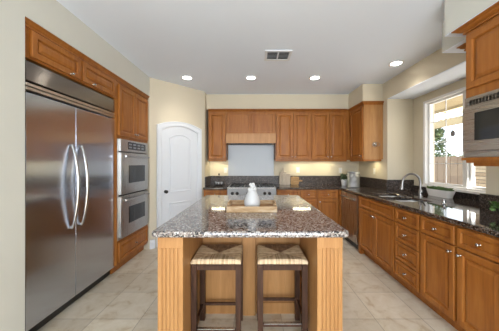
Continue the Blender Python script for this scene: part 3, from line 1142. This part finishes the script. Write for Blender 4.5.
# ------------------------------------------------------------------ tray and vase
ty, tx, tw, td = 2.02, -0.02, 0.455, 0.34
t = thing('serving_tray', 'rectangular pale wooden tray in the centre of the island', 'tray', (tx, ty, 0.9205), 0)
obj('base', bx(-tw / 2 + 0.002, tw / 2 - 0.002, 0.002, td - 0.002, 0, 0.012), M['tray_in'], t)
h = 0.055
obj('side', bx(-tw / 2, tw / 2, -0.012, 0.0015, 0, h, bev=0.003), M['tray'], t)
obj('side', bx(-tw / 2, tw / 2, td - 0.0015, td + 0.012, 0, h, bev=0.003), M['tray'], t)
for sx in (-1, 1):
    a, b_ = sorted((sx * (tw / 2 - 0.012), sx * tw / 2))
    obj('side', boxes([(a, b_, 0.002, 0.11, 0.0125, h), (a, b_, td - 0.11, td - 0.002, 0.0125, h), (a, b_, 0.1101, td - 0.1101, 0.0125, 0.03),
                       (a, b_, 0.1101, td - 0.1101, h - 0.001, h + 0.018), (a, b_, 0.09, 0.11, h, h + 0.018), (a, b_, td - 0.11, td - 0.09, h, h + 0.018)]), M['tray'], t)
v = thing('ceramic_vase', 'glossy white ceramic gourd-shaped bottle with knotted stopper on the tray', 'vase', (-0.018, 2.19, 0.933), 0)
bm = B()
lathe(bm, [(0.001, 0), (0.058, 0), (0.072, 0.010), (0.079, 0.035), (0.078, 0.062), (0.068, 0.098), (0.054, 0.13), (0.043, 0.155), (0.038, 0.168), (0.001, 0.169)], n=28)
obj('body', bm, M['ceramic'], v, smooth=True)
bm = B()
for (x, y, z, s) in ((-0.020, -0.006, 0.170, 0.024), (0.020, 0.0, 0.176, 0.024), (0.0, 0.0, 0.195, 0.024), (0.0, -0.012, 0.172, 0.022), (0.014, 0.0, 0.205, 0.016), (-0.012, 0.0, 0.218, 0.018), (0.010, 0.0, 0.222, 0.015)):
    bmesh.ops.create_icosphere(bm, subdivisions=2, radius=s, matrix=Matrix.Translation((x * 1.15, y, z + 0.004)))
obj('stopper', bm, M['ceramic'], v, smooth=True)

# ------------------------------------------------------------------ sink and faucet
s = thing('kitchen_sink', 'undermount double-bowl stainless sink in the right counter', 'sink', (1.88, 2.965, 0.88), 0)
for y0_, y1_ in ((-0.367, -0.018), (0.018, 0.367)):
    bm = B()
    x0_, x1_ = -0.182, 0.182
    L = []
    for ins, z in ((-0.010, -0.002), (0.0, -0.002), (0.004, -0.03), (0.012, -0.16), (0.04, -0.185), (0.05, -0.186)):
        L.append([(x0_ + ins, y0_ + ins, z), (x1_ - ins, y0_ + ins, z), (x1_ - ins, y1_ - ins, z), (x0_ + ins, y1_ - ins, z)])
    loft(bm, L, cap0=False, cap1=True)
    bw = obj('bowl', bm, M['steel_sink'], s)
    md_ = bw.modifiers.new('solid', 'SOLIDIFY')
    md_.thickness = 0.002
    bm = B()
    lathe(bm, [(0.001, 0), (0.04, 0), (0.036, 0.003), (0.02, 0.002), (0.001, 0.001)], ((x0_ + x1_) / 2, (y0_ + y1_) / 2, -0.185), 16)
    obj('drain', bm, M['chrome'], bw, smooth=True)

fa = thing('faucet', 'curved nickel pull-down faucet behind the sink', 'faucet', (2.165, 2.93, 0.9205), 0)
bm = B()
pts = [(0, 0, 0.05)]
for z in (0.09, 0.14, 0.18):
    pts.append((0, 0, z))
for k in range(1, 13):
    a = PI * k / 13 * 1.02
    pts.append((-0.115 + 0.115 * math.cos(a), 0.0, 0.19 + 0.115 * math.sin(a)))
pts.append((-0.237, 0, 0.16))
tube(bm, pts, 0.0135, 12)
obj('spout', bm, M['nickel'], fa, smooth=True)
bm = B()
tube(bm, [(-0.2372, 0, 0.163), (-0.240, 0, 0.135), (-0.243, 0, 0.10)], [0.014, 0.018, 0.021], 12)
obj('spray_head', bm, M['nickel'], fa, smooth=True)
bm = B()
lathe(bm, [(0.001, 0), (0.032, 0), (0.032, 0.008), (0.022, 0.014), (0.021, 0.09), (0.014, 0.10), (0.001, 0.101)], n=16)
obj('base', bm, M['nickel'], fa, smooth=True)
bm = B()
tube(bm, [(0.0, -0.02, 0.055), (0.0, -0.05, 0.06), (0.01, -0.075, 0.10)], [0.010, 0.009, 0.006], 10)
obj('lever', bm, M['black_iron'], fa, smooth=True, label='dark lever handle')

so = thing('soap_dispenser', 'small nickel air gap cap in front of the white planter', 'sink fitting', (2.06, 2.44, 0.9205), 0)
bm = B()
lathe(bm, [(0.001, 0), (0.022, 0), (0.020, 0.006), (0.016, 0.01), (0.016, 0.045), (0.012, 0.052), (0.001, 0.053)], n=14)
obj('cap', bm, M['chrome'], so, smooth=True)


def leaf_cluster(bm, n, rx, ry, rz, c, size, rnd, up=0.5):
    for _ in range(n):
        a = rnd.uniform(0, 2 * PI)
        q = rnd.uniform(0, 1) ** 0.5
        p = Vector((c[0] + rx * q * math.cos(a), c[1] + ry * q * math.sin(a), c[2] + rz * rnd.uniform(0, 1)))
        d = Vector((rnd.gauss(0, 1), rnd.gauss(0, 1), abs(rnd.gauss(0, 1)) * up + 0.2)).normalized()
        s = d.cross(Vector((rnd.gauss(0, 1), rnd.gauss(0, 1), rnd.gauss(0, 1)))).normalized()
        L = size * rnd.uniform(0.7, 1.3)
        w = L * 0.32
        nrm = d.cross(s) * (L * 0.08)
        vs = [bm.verts.new(p), bm.verts.new(p + d * L * 0.5 + s * w + nrm), bm.verts.new(p + d * L), bm.verts.new(p + d * L * 0.5 - s * w + nrm)]
        bm.faces.new(vs)


rnd = random.Random(11)
# trough planter on the counter before the window
p = thing('planter', 'white boat-shaped ceramic trough of low greenery below the window', 'planter', (2.47, 2.99, 0.9205), 0)
bm = B()
L = []
for (wx, wy, z) in ((0.052, 0.165, 0.0), (0.057, 0.175, 0.03), (0.064, 0.195, 0.075), (0.066, 0.202, 0.095), (0.059, 0.194, 0.095), (0.055, 0.185, 0.07)):
    P = []
    for k in range(28):
        a = 2 * PI * k / 28
        ca, sa = math.cos(a), math.sin(a)
        P.append((wx * math.copysign(abs(ca) ** 0.55, ca), wy * math.copysign(abs(sa) ** 0.55, sa), z))
    L.append(P)
loft(bm, L)
obj('trough', bm, M['ceramic_trough'], p, smooth=True)
obj('soil', bx(-0.045, 0.045, -0.16, 0.16, 0.0705, 0.082), M['soil'], p)
bm = B()
leaf_cluster(bm, 420, 0.06, 0.19, 0.03, (0, 0, 0.082), 0.028, rnd)
obj('greenery', bm, M['leaf'], p)

# white pot in the corner
p = thing('potted_plant', 'small green plant in white pot in the back right corner', 'potted plant', (1.82, 4.52, 0.9205), 0)
bm = B()
lathe(bm, [(0.001, 0), (0.050, 0), (0.055, 0.005), (0.072, 0.115), (0.076, 0.125), (0.068, 0.125), (0.064, 0.11), (0.001, 0.11)], n=22)
obj('pot', bm, M['ceramic_trough'], p, smooth=True)
bm = B()
leaf_cluster(bm, 150, 0.05, 0.05, 0.06, (0, 0, 0.11), 0.08, rnd, 1.0)
obj('foliage', bm, M['leaf_grey'], p)

# plant at the right edge
p = thing('potted_plant', 'leafy green plant at the right picture edge before the granite backsplash', 'potted plant', (2.05, 1.83, 0.9205), 0)
bm = B()
lathe(bm, [(0.001, 0), (0.045, 0), (0.06, 0.07), (0.055, 0.07), (0.05, 0.06), (0.001, 0.06)], n=20)
obj('pot', bm, M['black_iron'], p, smooth=True)
bm = B()
leaf_cluster(bm, 300, 0.075, 0.075, 0.06, (0, 0, 0.045), 0.04, rnd, 0.7)
obj('foliage', bm, M['leaf'], p)

# ribbed canister
p = thing('canister', 'grey ribbed metal canister beside the white plant pot', 'canister', (1.87, 4.23, 0.9205), 0)
bm = B()
pf = [(0.001, 0), (0.105, 0)]
for k in range(44):
    pf.append((0.108 + 0.0035 * math.sin(k / 44 * 2 * PI * 11), 0.004 + 0.275 * k / 43))
pf += [(0.104, 0.285), (0.098, 0.285), (0.098, 0.02), (0.001, 0.02)]
lathe(bm, pf, n=32)
obj('body', bm, M['zinc'], p, smooth=True)
for sx in (-1, 1):
    bm = B()
    tube(bm, [(sx * 0.108, -0.03, 0.22), (sx * 0.125, -0.03, 0.21), (sx * 0.125, 0.03, 0.21), (sx * 0.108, 0.03, 0.22)], 0.004, 8)
    obj('handle', bm, M['zinc'], p, smooth=True)

# cutting boards leaning on the backsplash
th = math.radians(8)


def leaning(name, label, cat, x, y, bm, mat, tilt):
    o = obj(name, bm, mat, None, bevel=0.003)
    o.location = (x, y, 0.9205)
    o.rotation_euler = (-tilt, 0, 0)
    return tag(o, label, cat)


def board_bm(w, h, t, hw=0.0, hl=0.0, side='top'):
    pts = []
    r = 0.02

    def corner(cx, cz, a0):
        return [(cx + r * math.cos(a0 + PI / 2 * k / 5), cz + r * math.sin(a0 + PI / 2 * k / 5)) for k in range(6)]
    pts += corner(w / 2 - r, r, -PI / 2)
    if side == 'right':
        pts += [(w / 2, h / 2 - hw / 2), (w / 2 + hl, h / 2 - hw / 2), (w / 2 + hl, h / 2 + hw / 2), (w / 2, h / 2 + hw / 2)]
    pts += corner(w / 2 - r, h - r, 0)
    if side == 'top' and hl:
        pts += [(hw / 2, h), (hw / 2 * 0.8, h + hl * 0.8), (hw / 2 * 0.5, h + hl), (-hw / 2 * 0.5, h + hl), (-hw / 2 * 0.8, h + hl * 0.8), (-hw / 2, h)]
    pts += corner(-w / 2 + r, h - r, PI / 2)
    pts += corner(-w / 2 + r, r, PI)
    bm = B()
    loft(bm, [[(x, 0, z) for x, z in pts], [(x, t, z) for x, z in pts]])
    return bm


leaning('cutting_board', 'tall pale paddle-shaped cutting board leaning on the backsplash', 'cutting board', 0.60, 4.665, board_bm(0.15, 0.27, 0.018, 0.035, 0.09), M['board_pale'], -math.radians(-10) * -1)
leaning('cutting_board', 'wide pale wooden cutting board in front of the paddle board', 'cutting board', 0.665, 4.63, board_bm(0.16, 0.235, 0.018), M['board_pale'], math.radians(-8) )
leaning('cutting_board', 'small tan wooden board with a side handle beside pale boards', 'cutting board', 0.845, 4.66, board_bm(0.17, 0.165, 0.018, 0.03, 0.07, 'right'), M['board_tan'], math.radians(-10))

# tiered stand with cups
p = thing('cup_stand', 'black wire two-tier stand with finial on the left back counter', 'stand', (-0.70, 4.50, 0.9205), 0)
bm = B()
for z, rr in ((0.03, 0.10), (0.14, 0.065)):
    ring_ = [(rr * math.cos(2 * PI * k / 24), rr * math.sin(2 * PI * k / 24), z) for k in range(25)]
    tube(bm, ring_, 0.004, 6)
    ring_ = [(rr * math.cos(2 * PI * k / 24), rr * math.sin(2 * PI * k / 24), z + 0.025) for k in range(25)]
    tube(bm, ring_, 0.003, 6)
    lathe(bm, [(0.001, 0), (rr, 0), (rr, 0.003), (0.001, 0.003)], (0, 0, z - 0.004), 24)
for k in range(3):
    a = 2 * PI * k / 3 + 0.5
    tube(bm, [(0.1 * math.cos(a), 0.1 * math.sin(a), 0.03), (0.11 * math.cos(a), 0.11 * math.sin(a), 0.0)], 0.004, 6)
obj('tiers', bm, M['black_iron'], p)
bm = B()
tube(bm, [(0, 0, 0.03), (0, 0, 0.20)], 0.005, 8)
obj('pole', bm, M['black_iron'], p)
bm = B()
lathe(bm, [(0.001, 0), (0.012, 0.008), (0.018, 0.02), (0.012, 0.032), (0.005, 0.045), (0.001, 0.05)], (0, 0, 0.2), 12)
obj('finial', bm, M['black_iron'], p, smooth=True)
for i, (x, nm) in enumerate(((-0.055, 'left'), (0.0, 'middle'), (0.055, 'right'))):
    cu = thing('cup', 'small white cup, %s of three on the black stand' % nm, 'cup', (-0.70 + x, 4.50 - 0.055 + abs(x) * 0.4, 0.9505), 0, 'white cups on the black stand')
    bm = B()
    lathe(bm, [(0.001, 0), (0.014, 0), (0.022, 0.03), (0.024, 0.045), (0.021, 0.045), (0.018, 0.02), (0.001, 0.01)], n=14)
    obj('bowl', bm, M['ceramic'], cu, smooth=True)


# ------------------------------------------------------------------ outlets, hook, vent
def outlet(loc, rz, label):
    p = thing('wall_outlet', label, 'outlet', loc, rz, 'ivory wall outlets over the backsplash')
    obj('cover_plate', bx(-0.038, 0.038, -0.006, -0.0005, -0.06, 0.06, bev=0.002), M['plastic'], p)
    for z in (-0.022, 0.022):
        obj('socket', bx(-0.014, 0.014, -0.0075, -0.0061, z - 0.014, z + 0.014), M['white'], p)


outlet((1.83, YB, 1.215), 0, 'ivory outlet on the back wall above the white plant pot')
outlet((0.93, YB, 1.225), 0, 'ivory outlet on the back wall above the cutting boards')
outlet((-0.60, YB, 1.215), 0, 'ivory outlet between the left wall cabinet and steel panel')
outlet((RX, 4.145, 1.22), RR, 'ivory outlet on the right wall left of the window niche')

p = thing('wall_hook', 'clear and chrome hook ring stuck on the light cabinet end panel', 'hook', (2.075, 3.87, 1.685), 0)
bm = B()
lathe(bm, [(0.001, 0), (0.045, 0), (0.045, 0.004), (0.02, 0.012), (0.001, 0.014)], (0, -0.0005, 0), 20, '-y')
obj('suction_cup', bm, M['clear'], p, smooth=True)
bm = B()
ring_ = [(0.02 + 0.055 * math.cos(2 * PI * k / 20), -0.03, 0.028 * math.sin(2 * PI * k / 20)) for k in range(21)]
tube(bm, ring_, 0.0035, 6)
tube(bm, [(0, -0.014, 0), (0, -0.035, 0.0)], 0.012, 8)
obj('ring', bm, M['chrome'], p, smooth=True)

vt = thing('ceiling_vent', 'white louvred air vent in the middle of the ceiling', 'vent', (0.30, 2.845, CZ), 0)
vw, vd = 0.165, 0.13
obj('frame', boxes([(-vw, vw, -vd, -vd + 0.03, -0.012, -0.0005), (-vw, vw, vd - 0.03, vd, -0.012, -0.0005), (-vw, -vw + 0.03, -vd + 0.03, vd - 0.03, -0.012, -0.0005),
                    (vw - 0.03, vw, -vd + 0.03, vd - 0.03, -0.012, -0.0005), (-0.008, 0.008, -vd + 0.03, vd - 0.03, -0.012, -0.0005)]), M['white'], vt)
obj('backing', bx(-vw + 0.03, vw - 0.03, -vd + 0.03, vd - 0.03, -0.003, -0.001), M['black'], vt)
for k in range(6):
    yy = -vd + 0.048 + k * 0.034
    bm = B()
    loft(bm, [[(x, yy - 0.008, -0.011), (x, yy + 0.010, -0.004), (x, yy + 0.010, -0.0055), (x, yy - 0.008, -0.0125)] for x in (-vw + 0.03, vw - 0.03)])
    obj('slat', bm, M['white'], vt)

# ------------------------------------------------------------------ lamps
for i, (x, y, lb) in enumerate(((-1.067, 3.584, 'recessed ceiling light nearest the pantry door'), (-0.048, 3.584, 'recessed ceiling light in front of the hood'),
                                (0.97, 3.584, 'recessed ceiling light above the right end of the back counter'), (1.936, 3.067, 'recessed ceiling light over the sink'),
                                (-1.0, 0.6, 'recessed ceiling light above the left wall pier'), (0.9, 0.6, 'recessed ceiling light above the camera side'))):
    if i > 3:
        break
    p = thing('ceiling_light', lb, 'ceiling light', (x, y, CZ), 0, 'recessed ceiling lights')
    bm = B()
    annulus(bm, [(0.068, -0.0005), (0.095, -0.0005), (0.092, -0.008), (0.068, -0.010)])
    obj('trim_ring', bm, M['white'], p, smooth=True)
    bm = B()
    lathe(bm, [(0.001, -0.001), (0.067, -0.001), (0.067, -0.004), (0.001, -0.005)], n=28)
    obj('diffuser', bm, M['bulb'], p, smooth=True)
    l = bpy.data.lights.new('ceiling_spot', 'SPOT')
    l.energy = (16, 26, 26, 24)[i]
    l.spot_size = math.radians(125)
    l.spot_blend = 1.0
    l.shadow_soft_size = 0.07
    l.color = (1.0, 0.93, 0.83)
    lo = bpy.data.objects.new('ceiling_spot', l)
    COL.objects.link(lo)
    lo.parent = p
    lo.location = (0, 0, -0.04)

for (x0, x1, y, rz, pw, lb) in ((-0.86, -0.60, 4.60, 0, 2.2, 'under-cabinet lamp left of the hood'),
                                (0.80, 1.15, 4.60, 0, 3.0, 'under-cabinet lamp over the cutting boards'),
                                (1.30, 1.65, 4.60, 0, 3.0, 'under-cabinet lamp left of the corner plant'),
                                (1.98, 2.14, 4.05, 0, 2.0, 'under-cabinet lamp below the light end panel')):
    p = thing('cabinet_lamp', lb, 'lamp', ((x0 + x1) / 2, y, UZ0), rz, 'slim lamps under the wall cabinets')
    hw = (x1 - x0) / 2
    obj('housing', bx(-hw - 0.01, hw + 0.01, -0.035, 0.035, -0.012, -0.0005), M['white'], p)
    obj('diffuser', bx(-hw, hw, -0.028, 0.028, -0.026, -0.0125), M['tube'], p)
    lo = area_light('cabinet_lamp_light', (0, 0, -0.03), (0, 0, 0), hw * 2, 0.05, pw * 0.35, (1.0, 0.86, 0.5))
    lo.parent = p

# ------------------------------------------------------------------ outside the window
struct('ground', bx(2.81, 30, -6, 40, -0.25, -0.15), M['concrete'])
fe = thing('fence', 'tan vertical-board fence outside the window', 'fence', (6.5, 3.0, -0.15), 0)
for k in range(34):
    y = k * 0.262
    obj('board', bx(0, 0.025, y, y + 0.245, 0, 1.74), M['fence'], fe)
obj('rail', bx(0.026, 0.07, 0, 8.9, 1.4, 1.5), M['fence'], fe)
obj('rail', bx(0.026, 0.07, 0, 8.9, 0.3, 0.4), M['fence'], fe)
pc = thing('patio_cover', 'tan patio cover with eave and beam outside the window', 'patio cover', (2.81, 1.0, 2.5), 0)
obj('eave', boxes([(0, 1.15, 0, 9, 0, 0.06), (1.15, 1.19, 0, 9, -0.05, 0.08)]), M['patio'], pc)
obj('beam', bx(2.13, 2.25, 0, 9, -0.17, 0.0), M['patio'], pc)
for k in range(10):
    obj('rafter', bx(1.19, 2.9, 0.4 + k * 0.9, 0.46 + k * 0.9, 0.001, 0.12), M['patio'], pc)
sp = thing('stone_pillar', 'stacked tan stone pillar outside the right window pane', 'pillar', (4.75, 4.42, -0.15), 0)
obj('shaft', bx(-0.28, 0.28, -0.28, 0.28, 0, 2.47), M['stone'], sp)
lt = thing('hanging_lantern', 'small dark lantern hanging from the patio beam', 'lantern', (5.0, 5.66, 2.13), 0)
bm = B()
lathe(bm, [(0.001, -0.09), (0.04, -0.08), (0.05, 0.0), (0.03, 0.05), (0.006, 0.07), (0.005, 0.19), (0.001, 0.195)], n=12)
obj('body', bm, M['black_iron'], lt)


def tree(loc, label, mat, blobs, n, size, trunk):
    t = thing('garden_tree', label, 'tree', loc, 0)
    bm = B()
    tube(bm, [(0, 0, 0), (0.05, 0.03, trunk * 0.5), (0, 0, trunk)], [0.12, 0.09, 0.06], 8)
    obj('trunk', bm, M['bark'], t)
    bm = B()
    for (x, y, z, r) in blobs:
        for _ in range(n):
            d = Vector((rnd.gauss(0, 1), rnd.gauss(0, 1), rnd.gauss(0, 1))).normalized() * r * rnd.uniform(0.5, 1.05)
            p_ = Vector((x, y, z)) + d
            u = Vector((rnd.gauss(0, 1), rnd.gauss(0, 1), rnd.gauss(0, 1))).normalized()
            w_ = u.cross(Vector((rnd.gauss(0, 1), rnd.gauss(0, 1), rnd.gauss(0, 1)))).normalized()
            L_ = size * rnd.uniform(0.6, 1.3)
            bm.faces.new([bm.verts.new(p_ - u * L_), bm.verts.new(p_ + w_ * L_ * 0.5), bm.verts.new(p_ + u * L_), bm.verts.new(p_ - w_ * L_ * 0.5)])
    obj('crown', bm, M[mat], t)
    return t


# line of sight through the left part of the left pane: X/Y about 0.81
tree((7.6, 9.35, -0.15), 'tall dark green shrub tree behind the left end of fence', 'tree', [(0, 0, 1.9, 0.42), (0, 0.1, 2.4, 0.38), (0, 0.0, 2.8, 0.25)], 500, 0.06, 1.8)
tree((8.0, 8.3, -0.15), 'pale green leafy tree above the patio beam', 'tree_light', [(0, 0, 4.1, 0.55), (0, 0.9, 4.0, 0.4), (0, -0.9, 4.2, 0.6), (0, -1.9, 4.2, 0.5)], 350, 0.07, 4.0)
tree((16, 17.0, -0.15), 'low grey-green bushes far beyond the fence', 'tree', [(0, 0, 1.7, 0.6), (0, -1.0, 1.75, 0.6), (0, -2.0, 1.8, 0.6), (0, 1.2, 1.7, 0.6)], 300, 0.12, 1.5)
